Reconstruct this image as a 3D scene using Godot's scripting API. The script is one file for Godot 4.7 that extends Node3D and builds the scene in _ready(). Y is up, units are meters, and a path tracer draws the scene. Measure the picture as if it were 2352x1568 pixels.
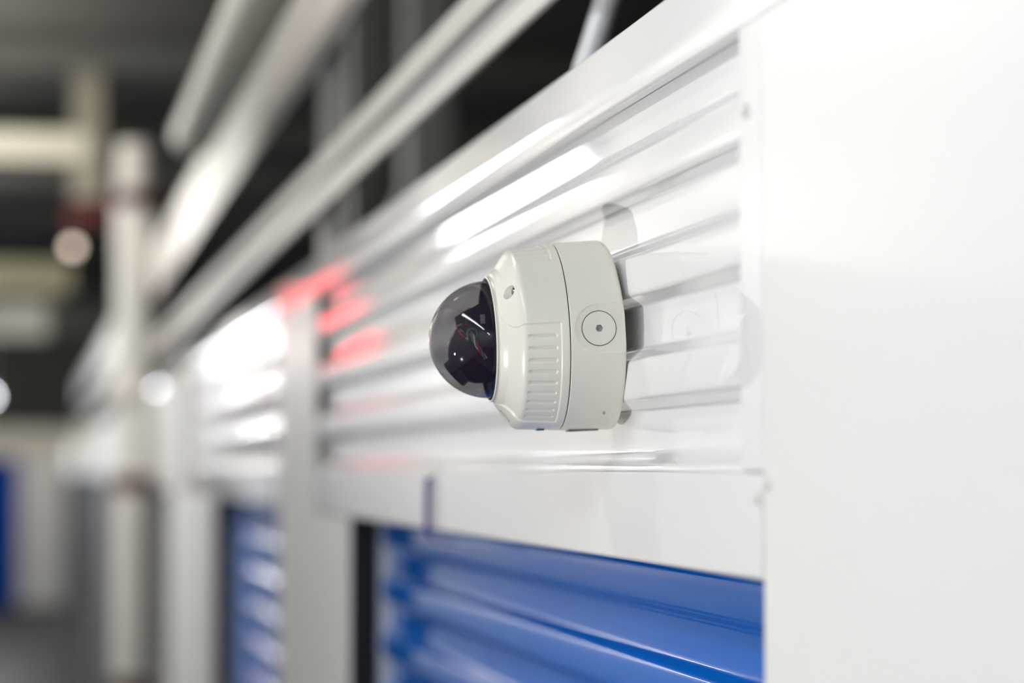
extends Node3D
# Self-storage corridor: dome camera on a white corrugated header above a blue roller door.
# World: x runs along the right-hand wall (-x recedes), y is up, z points from that wall into the corridor.

# ---------------------------------------------------------------- mesh helpers
class Geo:
	var v := PackedVector3Array()
	var n := PackedVector3Array()
	var idx := PackedInt32Array()
	func tri(a: int, b: int, c: int) -> void:
		# front faces clockwise, judged by the vertex normals
		var g := (v[a] - v[c]).cross(v[a] - v[b])
		if g.dot(n[a] + n[b] + n[c]) < 0.0:
			idx.append_array([a, c, b])
		else:
			idx.append_array([a, b, c])
	func quad(a: Vector3, b: Vector3, c: Vector3, d: Vector3, na: Vector3, nb: Vector3, nc: Vector3, nd: Vector3) -> void:
		var k := v.size()
		v.append_array([a, b, c, d])
		n.append_array([na, nb, nc, nd])
		tri(k, k + 1, k + 2)
		tri(k, k + 2, k + 3)
	func mesh() -> ArrayMesh:
		var arr := []
		arr.resize(Mesh.ARRAY_MAX)
		arr[Mesh.ARRAY_VERTEX] = v
		arr[Mesh.ARRAY_NORMAL] = n
		arr[Mesh.ARRAY_INDEX] = idx
		var m := ArrayMesh.new()
		m.add_surface_from_arrays(Mesh.PRIMITIVE_TRIANGLES, arr)
		return m

# a profile of points (a, b) swept from t0 to t1; put(a, b, t) gives the point in space
func sweep(g: Geo, prof: PackedVector2Array, t0: float, t1: float, put: Callable, smooth := 40.0, caps := true) -> void:
	var p := prof
	if Geometry2D.is_polygon_clockwise(p):
		p = p.duplicate()
		p.reverse()
	var k := p.size()
	var o: Vector3 = put.call(0.0, 0.0, 0.0)
	var ea: Vector3 = put.call(1.0, 0.0, 0.0) - o
	var eb: Vector3 = put.call(0.0, 1.0, 0.0) - o
	var seg := PackedVector2Array()
	for i in k:
		var d := (p[(i + 1) % k] - p[i]).normalized()
		seg.append(Vector2(d.y, -d.x))
	for i in k:
		var j := (i + 1) % k
		var n0 := seg[i]
		var n1 := seg[i]
		var before := seg[(i + k - 1) % k]
		var after := seg[j]
		# long faces keep their own normal, short bends take it over
		var l_b := p[(i + k - 1) % k].distance_squared_to(p[i])
		var l_i := p[i].distance_squared_to(p[j])
		var l_a := p[j].distance_squared_to(p[(j + 1) % k])
		if absf(rad_to_deg(before.angle_to(seg[i]))) < smooth:
			n0 = (before * l_b + seg[i] * l_i).normalized()
		if absf(rad_to_deg(seg[i].angle_to(after))) < smooth:
			n1 = (after * l_a + seg[i] * l_i).normalized()
		var m0 := ea * n0.x + eb * n0.y
		var m1 := ea * n1.x + eb * n1.y
		g.quad(put.call(p[i].x, p[i].y, t0), put.call(p[j].x, p[j].y, t0), put.call(p[j].x, p[j].y, t1), put.call(p[i].x, p[i].y, t1), m0, m1, m1, m0)
	if caps:
		var tris := Geometry2D.triangulate_polygon(p)
		var et: Vector3 = (put.call(0.0, 0.0, 1.0) - o).normalized() * signf(t1 - t0)
		for e in 2:
			var at := t0 if e == 0 else t1
			var base := g.v.size()
			for q in p:
				g.v.append(put.call(q.x, q.y, at))
				g.n.append(-et if e == 0 else et)
			for i in range(0, tris.size(), 3):
				g.tri(base + tris[i], base + tris[i + 1], base + tris[i + 2])

func along_x(a: float, b: float, t: float) -> Vector3: return Vector3(t, b, a)      # profile (z, y)
func along_y(a: float, b: float, t: float) -> Vector3: return Vector3(a, t, b)      # profile (x, z)
func along_z(a: float, b: float, t: float) -> Vector3: return Vector3(a, b, t)      # profile (x, y)

func chamfered(x0: float, x1: float, y0: float, y1: float, c: float) -> PackedVector2Array:
	return PackedVector2Array([Vector2(x0 + c, y0), Vector2(x1 - c, y0), Vector2(x1 - c * 0.3, y0 + c * 0.3), Vector2(x1, y0 + c), Vector2(x1, y1 - c), Vector2(x1 - c * 0.3, y1 - c * 0.3), Vector2(x1 - c, y1), Vector2(x0 + c, y1), Vector2(x0 + c * 0.3, y1 - c * 0.3), Vector2(x0, y1 - c), Vector2(x0, y0 + c), Vector2(x0 + c * 0.3, y0 + c * 0.3)])

# box with softened edges along its longest axis
func block(g: Geo, lo: Vector3, hi: Vector3, c := 0.003) -> void:
	var s := hi - lo
	var e := minf(c, minf(s.x, minf(s.y, s.z)) * 0.3)
	if s.x >= s.y and s.x >= s.z:
		sweep(g, chamfered(lo.z, hi.z, lo.y, hi.y, e), lo.x, hi.x, along_x, 50.0)
	elif s.y >= s.z:
		sweep(g, chamfered(lo.x, hi.x, lo.z, hi.z, e), lo.y, hi.y, along_y, 50.0)
	else:
		sweep(g, chamfered(lo.x, hi.x, lo.y, hi.y, e), lo.z, hi.z, along_z, 50.0)

# grid of points, normals from its neighbours; out_sign turns them round
func grid(g: Geo, pts: PackedVector3Array, nu: int, nv: int, closed: bool, out_sign := 1.0) -> void:
	var base := g.v.size()
	g.v.append_array(pts)
	for i in nu:
		var ia := (i + nu - 1) % nu if closed else maxi(i - 1, 0)
		var ib := (i + 1) % nu if closed else mini(i + 1, nu - 1)
		for j in nv:
			var du := pts[ib * nv + j] - pts[ia * nv + j]
			var dv := pts[i * nv + mini(j + 1, nv - 1)] - pts[i * nv + maxi(j - 1, 0)]
			var c := du.cross(dv)
			if c.length_squared() < 1e-24:
				var jj := 1 if j == 0 else nv - 2
				c = (pts[ib * nv + jj] - pts[ia * nv + jj]).cross(dv)
			g.n.append(c.normalized() * out_sign)
	for i in (nu if closed else nu - 1):
		var i2 := (i + 1) % nu
		for j in nv - 1:
			var a := base + i * nv + j
			var b := base + i2 * nv + j
			g.tri(a, b, b + 1)
			g.tri(a, b + 1, a + 1)

# profile (radius, height) turned about local z; sharp bends are split
func lathe(g: Geo, prof: PackedVector2Array, n := 64, smooth := 35.0) -> void:
	for s in prof.size() - 1:
		var a := prof[s]
		var b := prof[s + 1]
		var d := (b - a).normalized()
		var nn := Vector2(d.y, -d.x)
		var n0 := nn
		var n1 := nn
		if s > 0:
			var e := (a - prof[s - 1]).normalized()
			if absf(rad_to_deg(e.angle_to(d))) < smooth: n0 = (nn * a.distance_squared_to(b) + Vector2(e.y, -e.x) * a.distance_squared_to(prof[s - 1])).normalized()
		if s < prof.size() - 2:
			var e2 := (prof[s + 2] - b).normalized()
			if absf(rad_to_deg(d.angle_to(e2))) < smooth: n1 = (nn * a.distance_squared_to(b) + Vector2(e2.y, -e2.x) * b.distance_squared_to(prof[s + 2])).normalized()
		for i in n:
			var t0 := TAU * i / n
			var t1 := TAU * (i + 1) / n
			var c0 := cos(t0); var s0 := sin(t0); var c1 := cos(t1); var s1 := sin(t1)
			g.quad(Vector3(a.x * c0, a.x * s0, a.y), Vector3(a.x * c1, a.x * s1, a.y), Vector3(b.x * c1, b.x * s1, b.y), Vector3(b.x * c0, b.x * s0, b.y),
				Vector3(n0.x * c0, n0.x * s0, n0.y), Vector3(n0.x * c1, n0.x * s1, n0.y), Vector3(n1.x * c1, n1.x * s1, n1.y), Vector3(n1.x * c0, n1.x * s0, n1.y))

# round tube through points
func tube(g: Geo, pts: PackedVector3Array, r: float, sides := 10) -> void:
	var all := PackedVector3Array()
	var up := Vector3(0.31, 0.9, 0.2).normalized()
	for i in pts.size():
		var d := (pts[mini(i + 1, pts.size() - 1)] - pts[maxi(i - 1, 0)]).normalized()
		var a := (up - d * up.dot(d)).normalized()
		up = a
		var b := d.cross(a)
		for k in sides:
			all.append(pts[i] + (a * cos(TAU * k / sides) + b * sin(TAU * k / sides)) * r)
	# order as [side][point]
	var turned := PackedVector3Array()
	for k in sides:
		for i in pts.size():
			turned.append(all[i * sides + k])
	grid(g, turned, sides, pts.size(), true, 1.0)
	for e in 2:
		var i := 0 if e == 0 else pts.size() - 1
		var d := (pts[1] - pts[0]).normalized() * -1.0 if e == 0 else (pts[i] - pts[i - 1]).normalized()
		var base := g.v.size()
		g.v.append(pts[i]); g.n.append(d)
		for k in sides:
			g.v.append(all[i * sides + k]); g.n.append(d)
		for k in sides:
			g.tri(base, base + 1 + k, base + 1 + (k + 1) % sides)

# ---------------------------------------------------------------- object helpers
func mat(c: Color, rough := 0.5, metal := 0.0, spec := 0.5) -> StandardMaterial3D:
	var m := StandardMaterial3D.new()
	m.albedo_color = c
	m.roughness = rough
	m.metallic = metal
	m.metallic_specular = spec
	return m

func glow(c: Color, e: float) -> StandardMaterial3D:
	var m := mat(c, 0.5)
	m.emission_enabled = true
	m.emission = c
	m.emission_energy_multiplier = e
	return m

func add(called: String, g: Geo, m: Material, parent: Node3D, at := Transform3D()) -> MeshInstance3D:
	var o := MeshInstance3D.new()
	o.name = called
	o.mesh = g.mesh()
	o.material_override = m
	o.transform = at
	o.cast_shadow = GeometryInstance3D.SHADOW_CASTING_SETTING_ON
	parent.add_child(o, true)
	return o

func tag(o: Node, label: String, category: String, group := "", kind := "") -> Node:
	o.set_meta("label", label)
	o.set_meta("category", category)
	if group: o.set_meta("group", group)
	if kind: o.set_meta("kind", kind)
	return o

var taken := {}
func numbered(called: String) -> String:
	var k: int = taken.get(called, 0)
	taken[called] = k + 1
	return called if k == 0 else "%s_%03d" % [called, k]

func thing(called: String, label: String, category: String, at := Vector3.ZERO, group := "", kind := "") -> Node3D:
	var o := Node3D.new()
	o.name = called if kind == "structure" else numbered(called)
	o.position = at
	add_child(o, true)
	tag(o, label, category, group, kind)
	return o

func boxed(called: String, lo: Vector3, hi: Vector3, m: Material, parent: Node3D, c := 0.003) -> MeshInstance3D:
	var g := Geo.new()
	block(g, lo, hi, c)
	return add(called, g, m, parent)

func noise_tex(freq: float, lo: Color, hi: Color, s := 7, size := 512) -> NoiseTexture2D:
	var n := FastNoiseLite.new()
	n.seed = s
	n.frequency = freq
	n.fractal_octaves = 5
	var t := NoiseTexture2D.new()
	t.width = size; t.height = size
	t.seamless = true
	t.noise = n
	var r := Gradient.new()
	r.set_color(0, lo); r.set_color(1, hi)
	t.color_ramp = r
	return t

# ---------------------------------------------------------------- materials
var white: StandardMaterial3D
var white_flat: StandardMaterial3D
var blue: StandardMaterial3D
var far_blue: StandardMaterial3D
var black: StandardMaterial3D
var galv: StandardMaterial3D
var cream: StandardMaterial3D
var chrome: StandardMaterial3D
var beige: StandardMaterial3D
var maroon: StandardMaterial3D
var roof: StandardMaterial3D
var concrete: StandardMaterial3D
var darkgrey: StandardMaterial3D
var slate: StandardMaterial3D
var dull: StandardMaterial3D

func make_materials() -> void:
	white = mat(Color(0.93, 0.93, 0.935), 0.03, 0.0, 0.45)
	white_flat = mat(Color(0.915, 0.915, 0.91), 0.35, 0.0, 0.35)
	blue = mat(Color(0.0, 0.41, 0.80), 0.07, 0.0, 0.3)
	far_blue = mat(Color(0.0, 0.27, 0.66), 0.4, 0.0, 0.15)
	black = mat(Color(0.05, 0.05, 0.055), 0.6)
	galv = mat(Color(0.90, 0.89, 0.875), 0.55, 0.0, 0.2)
	cream = mat(Color(0.935, 0.922, 0.88), 0.27)
	chrome = mat(Color(0.85, 0.83, 0.85), 0.12, 1.0)
	beige = mat(Color(0.84, 0.83, 0.77), 0.5)
	maroon = mat(Color(0.34, 0.10, 0.07), 0.5)
	roof = mat(Color(1, 1, 1), 0.8)
	roof.albedo_texture = noise_tex(0.02, Color(0.17, 0.17, 0.165), Color(0.23, 0.23, 0.22), 3)
	roof.uv1_triplanar = true; roof.uv1_world_triplanar = true
	roof.uv1_scale = Vector3(0.3, 0.3, 0.3)
	concrete = mat(Color(1, 1, 1), 0.5, 0.0, 0.2)
	concrete.albedo_texture = noise_tex(0.015, Color(0.22, 0.215, 0.215), Color(0.28, 0.275, 0.275), 5)
	concrete.uv1_triplanar = true; concrete.uv1_world_triplanar = true
	concrete.uv1_scale = Vector3(0.4, 0.4, 0.4)
	dull = mat(Color(0.83, 0.82, 0.80), 0.55, 0.0, 0.2)  # darker copy of galv: shading of the channels' upper lips put into the colour
	slate = mat(Color(0.20, 0.225, 0.27), 0.5, 0.0, 0.2)  # shade on the far blue doors put into their colour
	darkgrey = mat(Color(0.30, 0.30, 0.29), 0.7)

# ---------------------------------------------------------------- camera, light
const EYE := Vector3(0, 2.2, 0.49)
const STRIP_STARTS := [2.5, -1.85, -9.4, -17.0, -19.6, -22.2, -24.8, -33.0]  # the first is an added fill strip behind the photographer

func make_camera() -> void:
	var pitch := deg_to_rad(3.0)
	var yaw := deg_to_rad(11.1494)
	var fwd := Vector3(-cos(yaw) * cos(pitch), sin(pitch), -sin(yaw) * cos(pitch))
	var c := Camera3D.new()
	c.name = "camera"
	var at := CameraAttributesPhysical.new()
	at.frustum_focal_length = 85.0
	at.frustum_focus_distance = 2.04
	at.exposure_aperture = 2.4
	c.attributes = at
	c.keep_aspect = Camera3D.KEEP_HEIGHT
	c.fov = rad_to_deg(2.0 * atan(12.0 / 85.0))
	c.near = 0.05
	c.far = 200.0
	add_child(c)
	c.look_at_from_position(EYE, EYE + fwd, Vector3.UP)
	c.current = true

func make_world() -> void:
	var e := Environment.new()
	e.background_mode = Environment.BG_COLOR
	e.background_color = Color(0.02, 0.02, 0.02)
	e.tonemap_mode = Environment.TONE_MAPPER_LINEAR
	e.tonemap_exposure = 1.11
	e.sdfgi_enabled = true
	e.ssao_enabled = true
	e.ssil_enabled = true
	var w := WorldEnvironment.new()
	w.name = "world_environment"
	w.environment = e
	add_child(w)

func make_strip(x0: float, k: int, energy: float) -> void:
	var nth: String = ["added as fill behind the photographer", "nearest the dome camera", "second along the corridor", "third along the corridor", "fourth along the corridor", "fifth along the corridor", "sixth along the corridor", "last before the far wall"][k]
	var t := thing("strip_light", "white fluorescent strip light hung over the corridor, " + nth, "light", Vector3(x0 + 1.2, 3.12, 1.0 if k == 1 else 1.1), "strip lights over the corridor")
	boxed("housing", Vector3(-1.22, 0.02, -0.07), Vector3(1.22, 0.08, 0.07), white_flat, t, 0.01)
	var tubes := Geo.new()
	tube(tubes, PackedVector3Array([Vector3(-1.18, 0, 0), Vector3(1.18, 0, 0)]), 0.019, 16)
	add("tube_lamp", tubes, glow(Color(0.95, 1.0, 0.97), 3.0), t)
	for s in [-1.0, 1.0]:
		boxed("lamp_holder", Vector3(s * 1.195 - 0.015, -0.025, -0.025), Vector3(s * 1.195 + 0.015, 0.03, 0.025), white_flat, t)
		var rod := Geo.new()
		tube(rod, PackedVector3Array([Vector3(s * 0.9, 0.07, 0), Vector3(s * 0.9, 1.4, 0)]), 0.005, 8)
		add("hanger_rod", rod, galv, t)
	# the bare tube shines down and to both sides
	for d in [[Vector3(0, -0.024, 0), Vector3(-PI / 2, 0, 0), 0.8], [Vector3(0, 0, -0.024), Vector3(0, 0, 0), 1.15], [Vector3(0, 0, 0.024), Vector3(0, PI, 0), 1.15]]:
		var l := AreaLight3D.new()
		l.name = "strip_glow"
		l.area_size = Vector2(2.36, 0.08)
		l.light_energy = energy * d[2]
		l.light_color = Color(0.95, 0.97, 1.0)
		l.position = d[0]
		l.rotation = d[1]
		l.area_range = 60.0
		l.shadow_enabled = true
		t.add_child(l, true)

func make_fill_lamp(at: Vector3, energy: float, label: String) -> void:  # unseen fill lamp, added to brighten beams, pipes and walls
	var t := thing("fill_lamp", label, "lamp", at, "added fill lamps under the roof")
	var g := Geo.new()
	var ball := PackedVector2Array()
	for k in 17:
		ball.append(Vector2(sin(PI * k / 16.0) * 0.12, -cos(PI * k / 16.0) * 0.12))
	lathe(g, ball, 32)
	add("fill_globe", g, glow(Color(1.0, 0.96, 0.88), 3.0), t)
	g = Geo.new()
	tube(g, PackedVector3Array([Vector3(0, 0.115, 0), Vector3(0, 4.5 - at.y, 0)]), 0.01, 10)
	add("stem", g, galv, t)
	var l := OmniLight3D.new()
	l.name = "fill_glow"
	l.light_energy = energy
	l.light_color = Color(1.0, 0.975, 0.935)
	l.light_size = 0.11
	l.omni_range = 60.0
	l.omni_attenuation = 2.0
	l.shadow_enabled = true
	t.add_child(l)

func make_work_lamp() -> void:
	# the small lamp low on the far side whose shadow of the camera falls up on the sheet
	var at := Vector3(-1.85, 1.40, 2.15)
	var t := thing("work_lamp", "small round work lamp on a thin black stand across the corridor", "lamp", Vector3(at.x, 0, at.z))
	var to := (Vector3(-2.05, 2.31, 0.0) - at).normalized()
	var b := Basis.looking_at(-to, Vector3.UP)       # local +z points at the wall
	var head := Geo.new()
	lathe(head, PackedVector2Array([Vector2(0.0, -0.09), Vector2(0.03, -0.09), Vector2(0.035, -0.07), Vector2(0.05, -0.01), Vector2(0.052, 0.0), Vector2(0.046, 0.0), Vector2(0.042, -0.012)]), 32)
	add("lamp_head", head, black, t, Transform3D(b, Vector3(0, at.y, 0)))
	var lens := Geo.new()
	lathe(lens, PackedVector2Array([Vector2(0.0, -0.006), Vector2(0.044, -0.008)]), 32)
	add("lens", lens, glow(Color(1, 0.98, 0.95), 4.0), t, Transform3D(b, Vector3(0, at.y, 0)))
	var pole := Geo.new()
	tube(pole, PackedVector3Array([Vector3(0, 0.3, 0.05), Vector3(0, at.y - 0.03, 0.05)]), 0.012, 12)
	add("pole", pole, black, t)
	for k in 3:
		var leg := Geo.new()
		var a := TAU * k / 3.0 + 0.6
		tube(leg, PackedVector3Array([Vector3(0, 0.75, 0.05), Vector3(cos(a) * 0.2, 0.01, 0.03 + sin(a) * 0.2)]), 0.009, 8)
		add("leg", leg, black, t)
	var l := SpotLight3D.new()
	l.name = "lamp_glow"
	l.position = Vector3(0, at.y, 0) + to * 0.01
	l.basis = Basis.looking_at(to, Vector3.UP)
	l.spot_angle = 60.0
	l.spot_angle_attenuation = 1.0
	l.spot_range = 30.0
	l.spot_attenuation = 2.0
	l.light_size = 0.03
	l.light_energy = 2.3
	l.light_color = Color(1, 0.985, 0.96)
	l.shadow_enabled = true
	t.add_child(l)

# ---------------------------------------------------------------- setting
func make_shell() -> void:
	var g := Geo.new()
	block(g, Vector3(-42, -0.2, -9), Vector3(5, 0, 9), 0.0005)
	tag(add("floor", g, concrete, self), "dim grey concrete corridor floor below the far blue door", "floor", "", "structure")
	var c := thing("ceiling", "dark grey metal roof deck high above the storage units", "ceiling", Vector3.ZERO, "", "structure")
	boxed("roof_deck", Vector3(-42, 4.5, -9), Vector3(5, 4.7, 9), roof, c, 0.0005)
	for k in 14:
		var x := -2.0 - k * 2.8
		boxed("deck_rib", Vector3(x - 0.04, 4.36, -9), Vector3(x + 0.04, 4.5, 9), darkgrey, c)
	g = Geo.new()
	block(g, Vector3(-42, 0, -9.2), Vector3(5, 4.5, -9), 0.0005)
	tag(add("wall_right", g, roof, self), "dark outer wall far behind the right-hand units", "wall", "", "structure")
	g = Geo.new()
	block(g, Vector3(-42, 0, 9), Vector3(5, 4.5, 9.2), 0.0005)
	tag(add("wall_outer", g, roof, self), "dark outer wall far behind the left-hand units", "wall", "", "structure")
	g = Geo.new()
	block(g, Vector3(5, 0, -9), Vector3(5.2, 4.5, 9), 0.0005)
	tag(add("wall_back", g, white_flat, self), "pale wall closing the corridor behind the photographer", "wall", "", "structure")
	# far wall: dark above, pale header band and blue door
	var f := thing("wall_far", "far end wall with a pale band over a blue door", "wall", Vector3.ZERO, "", "structure")
	boxed("upper_wall", Vector3(-40.2, 2.85, -9), Vector3(-40, 4.5, 9), roof, f, 0.0005)
	boxed("header_band", Vector3(-40.2, 2.36, -9), Vector3(-39.98, 2.85, 9), beige, f, 0.002)
	boxed("pier", Vector3(-40.2, 0, -9), Vector3(-39.98, 2.36, 0.73), white_flat, f, 0.002)
	boxed("pier", Vector3(-40.2, 0, 2.3), Vector3(-39.98, 2.36, 9), beige, f, 0.002)
	var d := thing("door_4", "dark blue roller door in the far end wall, at the left edge", "door", Vector3.ZERO, "", "structure")
	var cg := Geo.new()
	var pz := PackedVector2Array()
	for q in curtain_profile(0.0, 2.36, 0.0, 0.012):
		pz.append(Vector2(q.x, q.y))
	sweep(cg, pz, 0.73, 2.3, func(a: float, b: float, t: float) -> Vector3: return Vector3(-40.06 + a, b, t), 60.0)
	add("curtain", cg, far_blue, d)
	# left-hand row of units, seen only mirrored in the glossy sheets
	var w := thing("wall_left", "plain white panelled wall across the corridor", "wall", Vector3.ZERO, "", "structure")
	for k in 12:
		boxed("wall_panel", Vector3(4.99 - 3.75 * (k + 1), 0, 2.4), Vector3(4.985 - 3.75 * k, 4.49, 2.44), white_flat, w, 0.004)

# rib profile of the roll-formed sheets: (z, y), closed, with a thickness
func sheet_profile(y0: float, y1: float, zr: float, depth: float, first_down: float, crown := 1.0) -> PackedVector2Array:
	var front := PackedVector2Array()
	var period := 0.0885
	var pts := PackedVector2Array()
	pts.append(Vector2(zr - depth, y1))
	# corner list from top to bottom
	var y := first_down + period * 8.0
	while y > y0 - period:
		for c in [Vector2(zr - depth, y + 0.0435), Vector2(zr, y + 0.032), Vector2(zr, y), Vector2(zr - depth, y - 0.009)]:
			if c.y < y1 - 0.002 and c.y > y0 + 0.002:
				pts.append(c)
		y -= period
	pts.append(Vector2(pts[pts.size() - 1].x, y0))
	front.append(pts[0])
	for i in range(1, pts.size() - 1):
		var a := pts[i - 1]; var b := pts[i]; var c := pts[i + 1]
		# the flats are slightly crowned
		var long := a.y - b.y
		if i > 1 and long > 0.02 and absf(a.x - b.x) < 1e-5:
			var bow := (0.0007 if absf(a.x - zr) < 1e-5 else -0.0006) * crown
			for k in range(1, 10):
				var u := 0.12 + 0.76 * k / 10.0
				front.append(Vector2(a.x + bow * (1.0 - pow(2.0 * u - 1.0, 2.0)), a.y - long * u))
		var r := minf(0.0035, minf(a.distance_to(b), b.distance_to(c)) * 0.45)
		var p0 := b + (a - b).normalized() * r
		var p1 := b + (c - b).normalized() * r
		for k in 7:
			var t := k / 6.0
			front.append(p0.lerp(b, t).lerp(b.lerp(p1, t), t))
	front.append(pts[pts.size() - 1])
	var out := front.duplicate()
	for i in front.size():
		var q := front[front.size() - 1 - i]
		out.append(Vector2(q.x - 0.0012, q.y))
	return out

func curtain_profile(y0: float, y1: float, zr: float, depth: float) -> PackedVector2Array:
	return sheet_profile(y0, y1, zr, depth, 2.0795)

func screw(parent: Node3D, x: float, y: float, z: float, r := 0.0045) -> void:
	var g := Geo.new()
	var pr := PackedVector2Array([Vector2(r * 1.25, 0.0), Vector2(r * 1.25, 0.0008), Vector2(r, 0.0012), Vector2(r * 0.95, 0.0026), Vector2(r * 0.6, 0.0036), Vector2(0.0, 0.004)])
	lathe(g, pr, 18)
	add("screw", g, galv, parent, Transform3D(Basis(), Vector3(x, y, z)))

func roller_door(called: String, label: String, x0: float, x1: float, top: float, z: float, m: Material) -> void:
	var d := thing(called, label, "door", Vector3.ZERO, "", "structure")
	var g := Geo.new()
	sweep(g, curtain_profile(0.01, top + 0.08, z, 0.012), x0 - 0.02, x1 + 0.02, along_x, 60.0)
	add("curtain", g, m, d)
	for e in 2:
		var x := x0 if e == 0 else x1
		var s := 1.0 if e == 0 else -1.0
		var q := Geo.new()
		# the guide is a channel: face plate and back plate with the curtain's edge between them
		block(q, Vector3(minf(x, x - s * 0.03), 0, z + 0.008), Vector3(maxf(x, x - s * 0.03), top, -0.004), 0.002)
		add("guide_rail", q, black, d)
	boxed("bottom_bar", Vector3(x0, 0.0, z - 0.03), Vector3(x1, 0.06, z + 0.006), galv, d)

func make_right_row() -> void:
	# fascia: a folded white channel over everything, from behind the lens to the far wall
	var tr := thing("trim_1", "white folded metal fascia along the top of the right-hand units", "trim", Vector3.ZERO, "", "structure")
	var fp := PackedVector2Array([Vector2(-0.030, 2.575), Vector2(-0.004, 2.575)])
	for k in 5:
		var a := PI / 2 * (1.0 - k / 4.0)
		fp.append(Vector2(-0.003 + cos(a) * 0.003, 2.572 + sin(a) * 0.003))
	for k in 9:
		var u := k / 8.0
		fp.append(Vector2(-0.0016 * u * u, 2.538 - 0.018 * u))
	for k in 7:
		var a := deg_to_rad(-14.0 - 76.0 * k / 6.0)
		fp.append(Vector2(-0.0056 + cos(a) * 0.004, 2.5179 + sin(a) * 0.0044))
	fp.append_array([Vector2(-0.012, 2.5135), Vector2(-0.012, 2.5165), Vector2(-0.0305, 2.5165)])
	var g := Geo.new()
	sweep(g, fp, -39.9, 4.9, along_x, 50.0)
	add("fascia_channel", g, white, tr)

	# ---- header 1, over the near blue door
	var h := thing("header_panel", "white corrugated header panel under the dome camera, over the near blue door", "panel", Vector3.ZERO, "header panels over the doors")
	g = Geo.new()
	sweep(g, sheet_profile(2.17, 2.516, -0.005, 0.013, 2.4355, 0.6), -4.312, -1.60, along_x, 60.0)
	add("corrugated_sheet", g, white, h)
	g = Geo.new()
	var sp := PackedVector2Array([Vector2(-0.006, 2.197), Vector2(-0.001, 2.197), Vector2(0.0, 2.196), Vector2(0.0, 2.126), Vector2(-0.001, 2.1235), Vector2(-0.0035, 2.122), Vector2(-0.03, 2.122), Vector2(-0.03, 2.125), Vector2(-0.006, 2.128)])
	sweep(g, sp, -4.26, -1.5965, along_x, 50.0)
	add("bottom_strip", g, white, h)
	boxed("end_trim", Vector3(-1.649, 2.1985, -0.0035), Vector3(-1.5965, 2.5125, 0.0), white, h, 0.0015)
	screw(h, -1.632, 2.452, 0.0)
	screw(h, -1.607, 2.18, 0.0)
	g = Geo.new()
	lathe(g, PackedVector2Array([Vector2(0.005, 0.0), Vector2(0.005, 0.003), Vector2(0.003, 0.0055), Vector2(0.0, 0.006)]), 18)
	add("strap_rivet", g, white, h, Transform3D(Basis(), Vector3(-2.985, 2.196, 0.0)))

	# ---- header 2
	h = thing("header_panel", "bright reflecting white header panel over the second blue door", "panel", Vector3.ZERO, "header panels over the doors")
	g = Geo.new()
	sweep(g, sheet_profile(2.17, 2.516, -0.006, 0.013, 2.4355, 2.2), -8.232, -4.98, along_x, 60.0)
	add("corrugated_sheet", g, mat(Color(0.93, 0.93, 0.935), 0.17, 0.0, 0.45), h)
	g = Geo.new()
	sweep(g, sp, -8.2, -4.96, along_x, 50.0)
	add("bottom_strip", g, white, h)

	# ---- header 3: the long flat run beyond
	h = thing("header_panel", "dull flat header panel running on to the far wall behind the standpipe", "panel", Vector3.ZERO, "header panels over the doors")
	boxed("flat_sheet", Vector3(-39.9, 2.12, -0.02), Vector3(-9.032, 2.5125, -0.002), white_flat, h)

	# ---- piers between the doors
	var p := thing("pilaster", "broad plain white pilaster filling the right of the picture", "pilaster", Vector3.ZERO, "white pilasters between the doors")
	boxed("face_sheet", Vector3(-1.594, 0, -0.09), Vector3(3.4, 2.5125, 0.0), white_flat, p, 0.002)
	screw(p, -1.584, 2.19, 0.0)
	p = thing("pilaster", "grey-looking pilaster between the near and the second blue door", "pilaster", Vector3.ZERO, "white pilasters between the doors")
	boxed("face_sheet", Vector3(-4.955, 0, -0.09), Vector3(-3.834, 2.1205, 0.0), white_flat, p, 0.004)
	boxed("upper_sheet", Vector3(-4.955, 2.1205, -0.0035), Vector3(-4.30, 2.5125, 0.0), white_flat, p, 0.003)
	p = thing("pilaster", "narrow-looking pale pilaster left of the second blue door", "pilaster", Vector3.ZERO, "white pilasters between the doors")
	boxed("face_sheet", Vector3(-9.03, 0, -0.09), Vector3(-6.80, 2.1205, 0.0), white_flat, p, 0.004)
	boxed("upper_sheet", Vector3(-9.03, 2.1205, -0.0035), Vector3(-8.22, 2.5125, 0.0), white_flat, p, 0.003)
	var ends := [[-13.0, -11.3], [-16.6, -16.4], [-20.2, -20.0], [-24.2, -24.0], [-30.2, -30.0]]
	var where := ["pale pilaster just behind the standpipe", "slim pale pilaster first beyond the standpipe", "slim pale pilaster second beyond the standpipe", "slim pale pilaster third beyond the standpipe", "slim pale pilaster nearest the far end wall"]
	for i in 5:
		p = thing("pilaster", where[i], "pilaster", Vector3.ZERO, "white pilasters between the doors")
		boxed("face_sheet", Vector3(ends[i][0], 0, -0.09), Vector3(ends[i][1], 2.119, 0.0), white_flat, p, 0.004)

	# ---- doors
	roller_door("door_1", "bright blue corrugated roller door below the dome camera", -3.83, -1.596, 2.122, -0.056, blue)
	roller_door("door_2", "blurred blue roller door beyond the grey pilaster, paled in place of its reflections", -6.80, -4.957, 2.12, -0.06, mat(Color(0.25, 0.53, 0.93), 0.25))  # paler paint stands in for bright reflections at this grazing angle
	roller_door("door_3", "roller door right of the standpipe, shade put into its grey colour", -11.3, -9.03, 2.12, -0.06, darkgrey)  # dark grey stands in for the shade on this door
	roller_door("door_5", "roller door with shade put into its slate colour, just beyond the standpipe", -16.4, -13.0, 2.12, -0.06, slate)
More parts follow.
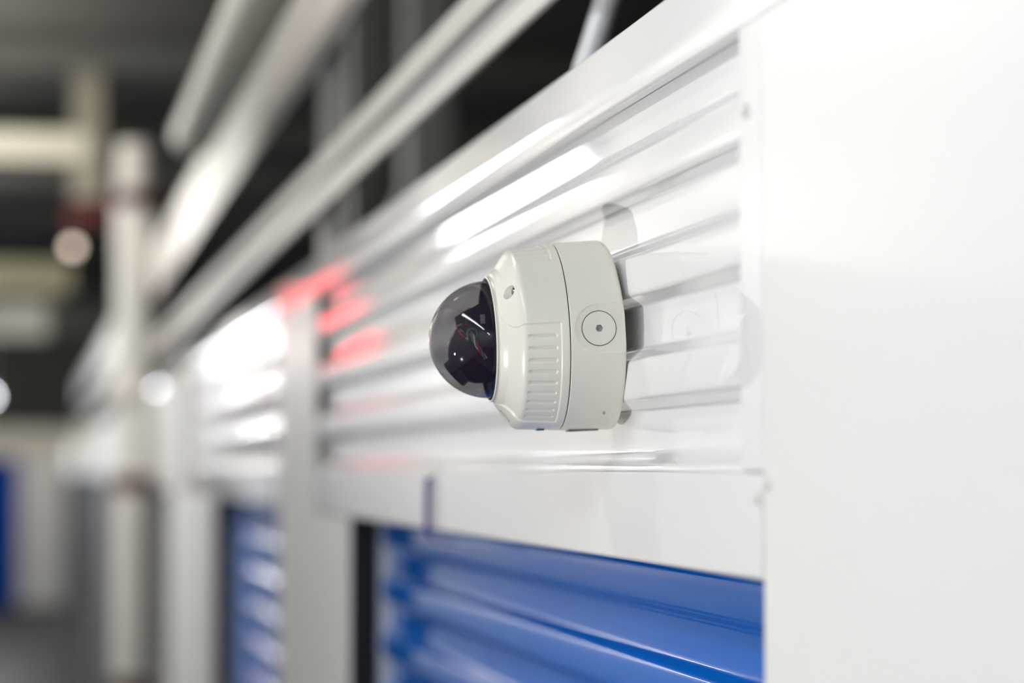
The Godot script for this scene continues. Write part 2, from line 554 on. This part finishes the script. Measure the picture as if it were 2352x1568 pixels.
	roller_door("door_6", "roller door with shade put into its slate colour, second beyond the standpipe", -20.0, -16.6, 2.12, -0.06, slate)
	roller_door("door_7", "roller door with shade put into its slate colour, third beyond the standpipe", -24.0, -20.2, 2.12, -0.06, slate)
	roller_door("door_8", "roller door with shade put into its slate colour, fourth beyond the standpipe", -30.0, -24.2, 2.12, -0.06, slate)
	roller_door("door_9", "farthest roller door of the right-hand row, shade put into its slate colour", -39.9, -30.2, 2.12, -0.06, slate)

	# ---- blue strap over the header's edge
	var st := thing("strap", "short blue-violet strap hanging over the header strip above the near blue door", "strap", Vector3(-3.01, 2.12, 0.0))
	g = Geo.new()
	var band := PackedVector2Array([Vector2(0.0008, 0.064), Vector2(0.0034, 0.066), Vector2(0.0045, 0.06), Vector2(0.0052, 0.03), Vector2(0.0045, 0.0), Vector2(0.001, -0.006), Vector2(-0.03, -0.012), Vector2(-0.03, -0.0145), Vector2(0.002, -0.0085), Vector2(0.0068, -0.002), Vector2(0.0075, 0.03), Vector2(0.0068, 0.062), Vector2(0.005, 0.069), Vector2(0.0008, 0.067)])
	sweep(g, band, -0.012, 0.012, along_x, 50.0)
	var strap_blue := mat(Color(0.08, 0.08, 0.50), 0.85, 0.0, 0.2)
	add("band", g, strap_blue, st)
	g = Geo.new()
	lathe(g, PackedVector2Array([Vector2(0.006, 0.0), Vector2(0.0055, 0.002), Vector2(0.0, 0.003)]), 16)
	add("rivet", g, mat(Color(0.12, 0.12, 0.45), 0.5), st, Transform3D(Basis(), Vector3(0, 0.056, 0.0065)))

func make_overhead() -> void:
	# lower channel just above the fascia
	var t := thing("steel_channel", "pale steel channel with slot shade put into its grey web, running along just above the white fascia", "channel", Vector3.ZERO, "steel channels above the units")
	var g := Geo.new()
	block(g, Vector3(-30.0, 2.687, -0.040), Vector3(1.5, 2.716, -0.030), 0.004)
	add("lower_lip", g, galv, t)
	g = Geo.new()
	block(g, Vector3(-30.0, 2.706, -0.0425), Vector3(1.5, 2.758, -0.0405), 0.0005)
	add("web", g, mat(Color(0.55, 0.55, 0.56), 0.5), t)  # shade inside the recess put into the web's grey
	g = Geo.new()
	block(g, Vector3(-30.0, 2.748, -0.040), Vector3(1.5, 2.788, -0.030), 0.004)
	add("upper_lip", g, dull, t)  # shading of this lip comes from its duller colour
	t = thing("steel_channel", "broader pale steel channel, the upper of the two along the wall top", "channel", Vector3.ZERO, "steel channels above the units")
	g = Geo.new()
	block(g, Vector3(-30.0, 2.972, -0.040), Vector3(1.5, 3.072, -0.030), 0.004)
	add("lower_lip", g, galv, t)
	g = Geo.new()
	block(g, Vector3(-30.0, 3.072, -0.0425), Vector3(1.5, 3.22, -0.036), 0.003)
	add("upper_lip", g, dull, t)  # duller colour stands in for shading here too
	t = thing("overhead_pipe", "thick beige pipe running beside the steel channels along the wall top", "pipe", Vector3.ZERO)
	g = Geo.new()
	var run := PackedVector3Array([Vector3(0.5, 3.05, 0.10), Vector3(-6.2, 3.05, 0.10)])
	tube(g, run, 0.056, 24)
	add("pipe", g, beige, t)
	for x in [-1.5, -3.0, -4.5, -6.0]:
		var hg := Geo.new()
		tube(hg, PackedVector3Array([Vector3(x, 3.10, 0.10), Vector3(x, 4.5, 0.10)]), 0.006, 8)
		add("hanger_rod", hg, darkgrey, t)
	# struts
	var spots := [[-4.68, "upright steel strut standing on the fascia left of the header's end"]]
	for s in spots:
		t = thing("steel_strut", s[1], "strut", Vector3(s[0], 2.575, -0.073))
		g = Geo.new()
		var pr := PackedVector2Array([Vector2(-0.024, 0.022), Vector2(-0.024, -0.022), Vector2(0.024, -0.022), Vector2(0.024, 0.022), Vector2(0.012, 0.022), Vector2(0.012, 0.018), Vector2(0.020, 0.018), Vector2(0.020, -0.018), Vector2(-0.020, -0.018), Vector2(-0.020, 0.018), Vector2(-0.012, 0.018), Vector2(-0.012, 0.022)])
		sweep(g, pr, 0.0, 1.925, along_y, 40.0)
		add("post", g, galv, t)
		boxed("foot_plate", Vector3(-0.04, 0.0, -0.035), Vector3(0.04, 0.006, 0.062), galv, t, 0.002)
		for y in [0.118, 0.41]:
			boxed("joint_plate", Vector3(-0.05, y, 0.022), Vector3(0.05, y + 0.07, 0.027), galv, t, 0.002)
	# flexible armoured conduit behind the fascia
	t = thing("flexible_conduit", "ribbed grey flexible conduit rising behind the white fascia at the top of the picture", "conduit", Vector3.ZERO)
	var cd := Geo.new()
	var c0 := Vector3(-2.655, 2.542, -0.085)
	var c1 := Vector3(0.51, 4.34, -0.085)
	var pr2 := PackedVector2Array()
	var ln := c0.distance_to(c1)
	var turns := int(ln / 0.0062)
	for k in turns:
		var z := k * 0.0062
		pr2.append_array([Vector2(0.0112, z), Vector2(0.0138, z + 0.0012), Vector2(0.0146, z + 0.0028), Vector2(0.0138, z + 0.0045)])
	lathe(cd, pr2, 28, 60.0)
	var zd := (c1 - c0).normalized()
	var xd := zd.cross(Vector3(0, 0, 1)).normalized()
	add("armour", cd, mat(Color(0.93, 0.94, 0.95), 0.35, 0.2), t, Transform3D(Basis(xd, zd.cross(xd), zd), c0))
	# dim things seen in the dark over the units
	t = thing("steel_post", "dim grey steel post in the dark roof space above the header", "post", Vector3(-9.6, 0, -1.05))
	g = Geo.new()
	sweep(g, chamfered(-0.09, 0.09, -0.09, 0.09, 0.01), 3.30, 4.5, along_y, 50.0)
	block(g, Vector3(-0.11, 3.25, -0.11), Vector3(0.11, 3.30, 0.11))
	add("post", g, mat(Color(0.52, 0.54, 0.53), 0.6), t)
	boxed("post_base", Vector3(-0.11, 0, -0.11), Vector3(0.11, 3.25, 0.11), mat(Color(0.40, 0.27, 0.13), 0.7), t)
	t = thing("roof_column", "dim grey column behind the steel channels, left of the header's top edge", "column", Vector3(-9.0, 0, -0.72))
	g = Geo.new()
	sweep(g, chamfered(-0.07, 0.07, -0.07, 0.07, 0.01), 0.0, 4.5, along_y, 50.0)
	add("shaft", g, mat(Color(0.45, 0.46, 0.45), 0.6), t)

func make_far_things() -> void:
	# white standpipe with dark red couplings
	var s := thing("standpipe", "tall cream standpipe with dark red couplings down the right-hand wall", "pipe", Vector3(-10, 0, 0.098))
	var g := Geo.new()
	tube(g, PackedVector3Array([Vector3(0, 0, 0), Vector3(0, 3.27, 0)]), 0.078, 28)
	add("pipe", g, mat(Color(0.93, 0.92, 0.89), 0.45), s)
	g = Geo.new()
	tube(g, PackedVector3Array([Vector3(0, 3.33, -0.0), Vector3(0, 3.53, 0)]), 0.072, 28)
	add("upper_pipe", g, mat(Color(0.92, 0.90, 0.86), 0.45), s)
	for y in [3.27, 2.11, 1.29]:
		g = Geo.new()
		lathe(g, PackedVector2Array([Vector2(0.07, -0.002), Vector2(0.086, -0.002), Vector2(0.088, 0.004), Vector2(0.088, 0.058), Vector2(0.086, 0.064), Vector2(0.07, 0.064)]), 28)
		add("coupling", g, maroon, s, Transform3D(Basis(Vector3(1, 0, 0), Vector3(0, 0, -1), Vector3(0, 1, 0)), Vector3(0, y, 0)))
	g = Geo.new()
	var ball := PackedVector2Array()
	for k in 13:
		ball.append(Vector2(sin(PI * k / 12.0) * 0.095, -cos(PI * k / 12.0) * 0.095))
	lathe(g, ball, 28)
	add("valve_body", g, cream, s, Transform3D(Basis(), Vector3(0.02, 2.52, 0.02)))
	# overhead cross beam and hanger
	var b := thing("cross_beam", "pale beam crossing the corridor high up at the left edge", "beam", Vector3(-14, 0, 0))
	boxed("beam", Vector3(-0.06, 3.955, 0.22), Vector3(0.06, 4.12, 6.0), beige, b, 0.008)
	boxed("hanger_post", Vector3(-0.05, 3.74, 0.13), Vector3(0.05, 4.5, 0.30), mat(Color(0.56, 0.55, 0.49), 0.5), b, 0.008)
	b = thing("red_pipe", "short dark red pipe under the pale hanger post, beside the standpipe top", "pipe", Vector3(-14.1, 3.665, 0))
	g = Geo.new()
	tube(g, PackedVector3Array([Vector3(0, 0, -0.04), Vector3(0, 0, 0.33)]), 0.055, 20)
	add("pipe", g, maroon, b)
	g = Geo.new()
	tube(g, PackedVector3Array([Vector3(0, 0.05, 0.2), Vector3(0, 0.2, 0.2)]), 0.03, 16)
	add("riser", g, maroon, b)
	b = thing("round_lamp", "small pale out-of-focus lamp under the red pipe", "lamp", Vector3(-14.1, 3.47, 0.29))
	g = Geo.new()
	ball.clear()
	for k in 13:
		ball.append(Vector2(sin(PI * k / 12.0) * 0.032, -cos(PI * k / 12.0) * 0.032))
	lathe(g, ball, 20)
	add("bulb", g, glow(Color(1.0, 0.93, 0.85), 2.6), b)
	g = Geo.new()
	tube(g, PackedVector3Array([Vector3(0, 0.025, 0), Vector3(0, 0.16, 0)]), 0.012, 10)
	add("stem", g, maroon, b)
	var o := OmniLight3D.new()
	o.name = "bulb_glow"
	o.light_energy = 0.02
	o.light_size = 0.03
	o.omni_range = 30.0
	o.omni_attenuation = 2.0
	o.shadow_enabled = true
	b.add_child(o)
	# ducts across at 20 m
	b = thing("air_duct", "olive-beige duct crossing high up at the left edge, the upper of two", "duct", Vector3(-20, 0, 0))
	boxed("duct", Vector3(-0.15, 3.63, 0.22), Vector3(0.15, 3.87, 0.95), mat(Color(0.66, 0.64, 0.52), 0.5), b, 0.01)
	b = thing("air_duct", "paler duct crossing below the olive one at the left edge", "duct", Vector3(-20.05, 0, 0))
	boxed("duct", Vector3(-0.15, 3.27, 0.40), Vector3(0.15, 3.56, 0.95), mat(Color(0.66, 0.65, 0.60), 0.5), b, 0.01)
	# cream box on the wall
	b = thing("electrical_box", "cream electrical box on the far right-hand wall beside the standpipe", "box", Vector3(-21.8, 2.28, 0.0))
	boxed("box_body", Vector3(-0.12, -0.02, 0.0), Vector3(0.12, 0.28, 0.09), mat(Color(0.86, 0.80, 0.68), 0.5), b, 0.01)
	boxed("box_lid", Vector3(-0.115, -0.015, 0.09), Vector3(0.115, 0.275, 0.10), mat(Color(0.86, 0.80, 0.68), 0.5), b, 0.006)
	# the red exit sign whose light the header mirrors
	b = thing("exit_sign", "red glowing exit sign hung over the corridor, mirrored in the header's left end", "sign", Vector3(-14.4, 2.98, 1.21))
	boxed("housing", Vector3(-0.05, -0.05, -0.25), Vector3(0.0, 0.29, 0.25), white_flat, b, 0.008)
	boxed("lit_panel", Vector3(0.0, -0.03, -0.23), Vector3(0.006, 0.27, 0.23), glow(Color(1.0, 0.22, 0.30), 2.0), b, 0.002)
	var tm := TextMesh.new()
	tm.text = "EXIT"
	tm.font_size = 64
	tm.pixel_size = 0.003
	tm.depth = 0.006
	var sf := SystemFont.new()
	sf.font_names = PackedStringArray(["Droid Sans"])
	tm.font = sf
	var mi := MeshInstance3D.new()
	mi.name = "lettering"
	mi.mesh = tm
	mi.material_override = glow(Color(1.0, 0.55, 0.55), 2.0)
	mi.position = Vector3(0.01, 0.12, 0)
	mi.rotation = Vector3(0, PI / 2, 0)
	b.add_child(mi)
	g = Geo.new()
	tube(g, PackedVector3Array([Vector3(-0.025, 0.23, 0), Vector3(-0.025, 1.7, 0)]), 0.008, 10)
	add("hanger_rod", g, galv, b)
	var rl := AreaLight3D.new()
	rl.name = "sign_glow"
	rl.area_size = Vector2(0.46, 0.30)
	rl.light_color = Color(1.0, 0.22, 0.30)
	rl.light_energy = 0.02
	rl.area_range = 30.0
	rl.position = Vector3(0.016, 0.12, 0)
	rl.rotation = Vector3(0, -PI / 2, 0)
	rl.shadow_enabled = true
	b.add_child(rl)

# ---------------------------------------------------------------- the dome camera (millimetres inside, metres outside)
const MM := 0.001
const GRIPS := [-31.0, 89.0, 209.0]
const SCREWS := [32.5, -87.5, 152.5]
const PADS := [29.0, -91.0, 149.0]

func wrap_deg(a: float) -> float: return wrapf(a, -180.0, 180.0)
func ramp(lo: float, hi: float, x: float) -> float:
	var t := clampf((x - lo) / (hi - lo), 0.0, 1.0)
	return t * t * (3.0 - 2.0 * t)

func angles(fine_lo: float, fine_hi: float, fine: float, coarse: float) -> PackedFloat32Array:
	var out := PackedFloat32Array()
	var a := fine_lo
	while a < fine_hi:
		out.append(a); a += fine
	while a < fine_lo + 360.0 - 0.01:
		out.append(a); a += coarse
	return out

# profile points (z, r), resampled to about `step`
func resample(p: PackedVector2Array, step: float) -> PackedVector2Array:
	var out := PackedVector2Array()
	for i in p.size() - 1:
		var n := maxi(1, int(ceil(p[i].distance_to(p[i + 1]) / step)))
		for k in n:
			out.append(p[i].lerp(p[i + 1], float(k) / n))
	out.append(p[p.size() - 1])
	return out

func cover_mesh() -> Geo:
	var raw := PackedVector2Array([Vector2(48.0, 79.0), Vector2(48.05, 80.9), Vector2(48.5, 81.4), Vector2(49.2, 81.55), Vector2(82.2, 79.2)])
	# shoulder fillet between the wall (almost along z) and the cone
	var p0 := Vector2(82.2, 79.2); var pc := Vector2(86.6, 78.9); var p1 := Vector2(90.2, 74.0)
	for k in range(1, 11):
		var t := k / 10.0
		raw.append(p0.lerp(pc, t).lerp(pc.lerp(p1, t), t))
	raw.append_array([Vector2(103.6, 54.6), Vector2(104.4, 54.0), Vector2(105.3, 54.6), Vector2(106.1, 54.5), Vector2(106.5, 54.0), Vector2(106.4, 53.3), Vector2(105.8, 52.9), Vector2(103.0, 52.6)])
	var prof := resample(raw, 0.4)
	var th := angles(-118.0, 122.0, 0.35, 2.5)
	var pts := PackedVector3Array()
	for a in th:
		var ca := cos(deg_to_rad(a))
		var sa := sin(deg_to_rad(a))
		# nearest grip and nearest screw
		var dg := 999.0
		for q in GRIPS: if absf(wrap_deg(a - q)) < absf(dg): dg = wrap_deg(a - q)
		var ds := 999.0
		var s_at := 0.0
		for q in SCREWS:
			if absf(wrap_deg(a - q)) < absf(ds):
				ds = wrap_deg(a - q); s_at = q
		var dp := 999.0
		for q in PADS: if absf(wrap_deg(a - q)) < absf(dp): dp = wrap_deg(a - q)
		var in_grip := 1.0 - ramp(36.75 - 0.45, 36.75 + 0.45, absf(dg))
		# grooves, nine per grip, 7.5 degrees apart
		var gi := clampf(roundf((dg + 0.9) / 7.5), -4.0, 4.0)
		var gd := absf(dg + 0.9 - gi * 7.5)
		for q in prof:
			var z := q.x
			var r := q.y
			var drop := 0.0
			if z > 49.3 and z < 103.4:
				var recess := 0.0
				if r > 76.0:
					recess = in_grip * ramp(54.6, 55.4, z)
				# on the cone the proud screw pads narrow to a rounded tip
				if z > 84.0:
					var u := clampf((78.0 - r) / 21.5, 0.0, 1.0)
					var half := 23.25 * sqrt(maxf(0.0, 1.0 - u * u)) * 78.0 / maxf(r, 40.0)
					var pad := 1.0 - ramp(half - 0.8, half + 0.8, absf(dp))
					if u >= 1.0: pad = 0.0
					var on_cone := (1.0 - pad) * (1.0 - ramp(0.72, 1.0, u) * 0.75)
					recess = lerpf(recess, on_cone, ramp(76.0 + 2.5, 76.0, r)) if r > 76.0 else on_cone
				drop += 1.35 * recess
				# grooves with rounded ends
				if in_grip > 0.5 and z > 54.6 and z < 86.0:
					var w := gd * 1.38
					var e := maxf(0.0, 60.0 - z)
					var dist := sqrt(w * w + e * e)
					drop += 1.3 * (1.0 - ramp(0.9, 2.1, dist)) * (1.0 - ramp(80.5, 84.0, z))
			var p := Vector3(r * ca, r * sa, z)
			if drop > 0.0:
				# down along the surface's own normal: radial on the wall, leaning on the cone
				var k := ramp(82.0, 90.0, z)
				var nr := lerpf(1.0, 0.55, k)
				var nz := lerpf(0.0, 0.83, k)
				p -= Vector3(nr * ca, nr * sa, nz) * drop
			# counterbored screw hole, straight in along z
			if z > 84.0 and z < 102.0 and absf(ds) < 12.0:
				var c := Vector2(cos(deg_to_rad(s_at)), sin(deg_to_rad(s_at))) * 68.0
				var dd := Vector2(p.x, p.y).distance_to(c)
				p.z = lerpf(p.z, minf(p.z, 88.0), 1.0 - ramp(5.2, 5.7, dd))
			pts.append(p * MM)
	var g := Geo.new()
	grid(g, pts, th.size(), prof.size(), true, 1.0)
	return g

const BOSS_AT := 1.4
const BOSS_Z := 22.6
const BOSS_D := 79.2

func base_mesh() -> Geo:
	var raw := PackedVector2Array([Vector2(0.3, 20.0), Vector2(0.3, 60.0), Vector2(0.0, 80.2), Vector2(0.25, 81.3), Vector2(0.9, 82.2), Vector2(2.0, 82.7), Vector2(3.2, 82.8), Vector2(46.2, 81.75), Vector2(46.9, 81.6), Vector2(47.3, 81.2), Vector2(47.35, 79.0)])
	var prof := resample(raw, 0.45)
	var th := angles(-24.0, 32.0, 0.22, 1.5)
	var pts := PackedVector3Array()
	for a in th:
		var ca := cos(deg_to_rad(a))
		var sa := sin(deg_to_rad(a))
		var da := deg_to_rad(wrap_deg(a - BOSS_AT))
		for q in prof:
			var r := q.y
			# the rim is rounder towards the top
			var soft := ramp(30.0, 75.0, absf(wrap_deg(a - 90.0)) * -1.0 + 120.0)
			r -= 6.0 * soft * pow(maxf(0.0, (8.5 - q.x) / 8.5), 2.2)
			if absf(da) < 0.5 and r > 70.0:
				var w := r * sin(da)
				var d := absf(w) if q.x < BOSS_Z else sqrt(w * w + (q.x - BOSS_Z) * (q.x - BOSS_Z))
				var inside := 1.0 - ramp(20.1, 21.0, d)
				r = minf(r, lerpf(r, BOSS_D / cos(da), inside))
				# bore behind the plug
				r -= 7.0 * (1.0 - ramp(13.0, 13.8, sqrt(w * w + (q.x - BOSS_Z) * (q.x - BOSS_Z))))
			pts.append(Vector3(r * ca, r * sa, q.x) * MM)
	var g := Geo.new()
	grid(g, pts, th.size(), prof.size(), true, 1.0)
	return g

func helix(a: Vector3, b: Vector3, bend: Vector3, turns: float, rad: float, phase: float) -> PackedVector3Array:
	var out := PackedVector3Array()
	var d := (b - a).normalized()
	var s := d.cross(Vector3(1, 0, 0)).normalized()
	var s2 := d.cross(s)
	for k in 49:
		var t := k / 48.0
		var c := a.lerp(b, t) + bend * sin(PI * t)
		var w := phase + TAU * turns * t
		out.append((c + (s * cos(w) + s2 * sin(w)) * rad) * MM)
	return out

func make_dome_camera() -> void:
	var cam := thing("dome_camera", "cream vandal-proof dome security camera with a smoked dome on the white header panel", "security camera", Vector3(-2.0764, 2.3179, -0.005))
	cam.rotation = Vector3(0.04886, -0.0384, 0.0)
	cam.scale = Vector3.ONE * 1.0097
	var plate := Geo.new()
	lathe(plate, PackedVector2Array([Vector2(0.0, -0.0005), Vector2(0.052, -0.0005), Vector2(0.052, 0.002), Vector2(0.0, 0.002)]), 64)
	add("mounting_plate", plate, cream, cam)
	var base := add("base_ring", base_mesh(), cream, cam)
	base.set_meta("label", "cream base ring with a flat round plug boss")
	var joint := Geo.new()
	lathe(joint, PackedVector2Array([Vector2(0.0805, 0.0465), Vector2(0.0805, 0.0488)]), 180)
	add("seam_gasket", joint, black, cam)
	var cover := add("cover", cover_mesh(), cream, cam)
	cover.set_meta("label", "cream tapered cover with ribbed grips")
	# screws in the cover
	for a in SCREWS:
		var s := Geo.new()
		lathe(s, PackedVector2Array([Vector2(0.0049, 0.0), Vector2(0.0049, 0.0016), Vector2(0.0042, 0.0032), Vector2(0.0026, 0.0041), Vector2(0.0016, 0.0042), Vector2(0.0013, 0.0024), Vector2(0.0, 0.0024)]), 28)
		var r := deg_to_rad(a)
		add("screw", s, chrome, cam, Transform3D(Basis(), Vector3(cos(r) * 0.068, sin(r) * 0.068, 0.0879)))
	# threaded plug with its hex socket
	var n := Vector3(cos(deg_to_rad(BOSS_AT)), sin(deg_to_rad(BOSS_AT)), 0)
	var fr := Basis(Vector3(0, 0, -1), Vector3(-n.y, n.x, 0), n)
	var pl := Geo.new()
	lathe(pl, PackedVector2Array([Vector2(0.0144, -0.002), Vector2(0.0144, 0.00015), Vector2(0.0141, 0.0004)]), 96)
	# face: from the rim circle in to the hexagon, then the socket's walls and floor
	var hexr := 0.0033
	for i in 96:
		var t0 := TAU * i / 96.0
		var t1 := TAU * (i + 1) / 96.0
		var q := []
		for t in [t0, t1]:
			var loc := fposmod(t, PI / 3.0) - PI / 6.0
			var rr: float = hexr * cos(PI / 6.0) / cos(loc)
			q.append(Vector3(cos(t) * rr, sin(t) * rr, 0.0004))
		var o0 := Vector3(cos(t0) * 0.0141, sin(t0) * 0.0141, 0.0004)
		var o1 := Vector3(cos(t1) * 0.0141, sin(t1) * 0.0141, 0.0004)
		var up := Vector3(0, 0, 1)
		pl.quad(q[0], q[1], o1, o0, up, up, up, up)
	add("conduit_plug", pl, cream, cam, Transform3D(fr, n * BOSS_D * MM + Vector3(0, 0, BOSS_Z * MM)))
	var plug: Node3D = cam.get_node("conduit_plug")
	var hx := Geo.new()
	for i in 6:
		var a0 := TAU * i / 6.0
		var a1 := TAU * (i + 1) / 6.0
		var p0 := Vector3(cos(a0) * hexr, sin(a0) * hexr, 0.0004)
		var p1 := Vector3(cos(a1) * hexr, sin(a1) * hexr, 0.0004)
		var dn := Vector3(0, 0, -0.0042)
		var inn := -(p0 + p1); inn.z = 0; inn = inn.normalized()
		hx.quad(p0, p1, p1 + dn, p0 + dn, inn, inn, inn, inn)
		hx.quad(p0 + dn, p1 + dn, Vector3(cos(a1) * 0.0012, sin(a1) * 0.0012, -0.0056), Vector3(cos(a0) * 0.0012, sin(a0) * 0.0012, -0.0056), Vector3(0, 0, 1), Vector3(0, 0, 1), Vector3(0, 0, 1), Vector3(0, 0, 1))
	add("hex_socket", hx, mat(Color(0.85, 0.85, 0.83), 0.4), plug)
	var gr := Geo.new()
	lathe(gr, PackedVector2Array([Vector2(0.01438, 0.0001), Vector2(0.0145, 0.0003), Vector2(0.0148, 0.0003), Vector2(0.01495, 0.0)]), 96)
	add("groove_shade", gr, mat(Color(0.22, 0.22, 0.22), 0.6), plug)  # dark ring drawn for the shade in the groove round the plug
	# little marks: embossed figure on the base, tab underneath, printed mark
	var tm := TextMesh.new()
	tm.text = "6"
	tm.font_size = 32
	tm.pixel_size = 0.00017
	tm.depth = 0.0003
	var sf := SystemFont.new()
	sf.font_names = PackedStringArray(["Droid Sans"])
	tm.font = sf
	var mk := MeshInstance3D.new()
	mk.name = "embossed_figure"
	mk.mesh = tm
	mk.material_override = mat(Color(0.66, 0.66, 0.66), 0.5)
	var ma := deg_to_rad(-56.5)
	var mn := Vector3(cos(ma), sin(ma), 0)
	mk.transform = Transform3D(Basis(Vector3(0, 0, -1), Vector3(-mn.y, mn.x, 0), mn), mn * 0.0827 + Vector3(0, 0, 0.0155))
	cam.add_child(mk)
	var tb := Geo.new()
	block(tb, Vector3(-0.006, -0.0833, 0.014), Vector3(0.009, -0.080, 0.040), 0.0006)
	add("drain_tab", tb, mat(Color(0.45, 0.44, 0.40), 0.5), cam)
	var lm := Geo.new()
	block(lm, Vector3(0.004, -0.0811, 0.062), Vector3(0.012, -0.0795, 0.068), 0.0004)
	add("printed_mark", lm, mat(Color(0.12, 0.30, 0.34), 0.5), cam)

	# ---- inside the dome
	var dark := mat(Color(0.07, 0.065, 0.075), 0.35)
	var back := Geo.new()
	lathe(back, PackedVector2Array([Vector2(0.0, 0.0995), Vector2(0.047, 0.0995), Vector2(0.0508, 0.1030)]), 96)
	add("inner_plate", back, dark, cam)
	var eye := Geo.new()
	var arc := PackedVector2Array()
	for k in 25:
		arc.append(Vector2(sin(PI * k / 24.0) * 0.028, -cos(PI * k / 24.0) * 0.028))
	lathe(eye, arc, 64)
	var ball := add("lens_module", eye, mat(Color(0.04, 0.04, 0.05), 0.16), cam, Transform3D(Basis(Vector3(1, 0, 0), 0.7), Vector3(0.0, -0.010, 0.1135)))
	var le := Geo.new()
	lathe(le, PackedVector2Array([Vector2(0.013, 0.024), Vector2(0.013, 0.0305), Vector2(0.0115, 0.031), Vector2(0.010, 0.0285), Vector2(0.006, 0.0295), Vector2(0.0, 0.030)]), 48)
	add("lens", le, mat(Color(0.03, 0.03, 0.07), 0.05), ball)
	for s in [-1.0, 1.0]:
		var arm := Geo.new()
		var pr := PackedVector2Array([Vector2(0.028, 0.099), Vector2(0.030, 0.116), Vector2(0.022, 0.130), Vector2(0.012, 0.128), Vector2(-0.012, 0.126), Vector2(-0.020, 0.120), Vector2(-0.036, 0.099)])
		sweep(arm, pr, s * 0.030, s * 0.0325, func(a: float, b: float, t: float) -> Vector3: return Vector3(t, a, b), 30.0)
		add("bracket_arm", arm, dark, cam)
	var cb := Geo.new()
	block(cb, Vector3(-0.02, 0.022, 0.1005), Vector3(0.028, 0.024, 0.1250), 0.0004)
	block(cb, Vector3(-0.01, 0.012, 0.118), Vector3(0.030, 0.0135, 0.132), 0.0003)
	add("circuit_board", cb, mat(Color(0.05, 0.07, 0.05), 0.4), cam)
	var mp := Geo.new()
	block(mp, Vector3(0.0322, 0.012, 0.112), Vector3(0.0336, 0.020, 0.1165), 0.0004)
	add("clip", mp, mat(Color(0.7, 0.66, 0.72), 0.25, 0.8), cam)
	var cols := [Color(0.95, 0.12, 0.27), Color(0.95, 0.95, 0.94), Color(0.20, 0.66, 0.46)]
	for k in 3:
		var w := Geo.new()
		tube(w, helix(Vector3(0.036, 0.005, 0.1255) / MM, Vector3(0.036, -0.018, 0.1135) / MM, Vector3(2.0, 0, 1.5), 1.3, 1.1, TAU * k / 3.0), 0.0008, 8)
		add("wire", w, mat(cols[k], 0.4), cam).set_meta("label", ["red twisted wire", "white twisted wire", "green twisted wire"][k])
	var loop := Geo.new()
	var lp := PackedVector3Array()
	for k in 25:
		var t := -0.6 + 4.6 * k / 24.0
		lp.append(Vector3(0.0365, 0.004 + sin(t) * 0.0042, 0.1245 + cos(t) * 0.0042))
	tube(loop, lp, 0.0007, 8)
	add("wire", loop, mat(cols[2], 0.4), cam).set_meta("label", "green wire loop")
	var tail := Geo.new()
	tube(tail, PackedVector3Array([Vector3(0.0355, 0.001, 0.1315), Vector3(0.036, 0.004, 0.134), Vector3(0.036, 0.007, 0.136)]), 0.0008, 8)
	add("wire", tail, mat(cols[0], 0.4), cam).set_meta("label", "red wire end")

	# smoked dome, a shell of real thickness shown as one smooth sheet
	var dg := Geo.new()
	var dp := PackedVector2Array()
	dp.append(Vector2(0.0511, 0.1025))
	for k in 41:
		var t := PI / 2 * k / 40.0
		dp.append(Vector2(cos(t) * 0.0511, 0.1050 + sin(t) * 0.0521))
	lathe(dg, dp, 128, 60.0)
	var smoke := mat(Color(0.19, 0.145, 0.22, 0.55), 0.0)
	smoke.transparency = BaseMaterial3D.TRANSPARENCY_ALPHA
	add("smoked_dome", dg, smoke, cam).set_meta("label", "smoked transparent dome")
	var ring := Geo.new()
	lathe(ring, PackedVector2Array([Vector2(0.0511, 0.1035), Vector2(0.0512, 0.1062), Vector2(0.0520, 0.1067), Vector2(0.0527, 0.1062), Vector2(0.0528, 0.1045)]), 128)
	add("dome_gasket", ring, black, cam)

# ----------------------------------------------------------------
func _ready() -> void:
	make_materials()
	make_camera()
	make_world()
	for k in STRIP_STARTS.size():
		make_strip(STRIP_STARTS[k], k, [2.2, 0.92, 0.62, 1.3, 1.3, 1.3, 1.3, 5.0][k])
	make_fill_lamp(Vector3(-12.4, 3.55, 1.0), 2.4, "added round warm fill lamp under the roof nearest the standpipe")
	make_fill_lamp(Vector3(-3.5, 4.1, 1.2), 1.2, "added round warm fill lamp under the roof nearest the dome camera")
	make_fill_lamp(Vector3(-8.7, 4.2, 1.5), 2.3, "added round warm fill lamp under the roof just before the standpipe")
	make_fill_lamp(Vector3(-17.5, 4.1, 1.3), 1.6, "added round warm fill lamp under the roof between the cross beam and the ducts")
	make_fill_lamp(Vector3(-35.5, 4.0, 1.6), 5.5, "added round warm fill lamp under the roof nearest the far wall")
	make_work_lamp()
	make_shell()
	make_right_row()
	make_overhead()
	make_far_things()
	make_dome_camera()
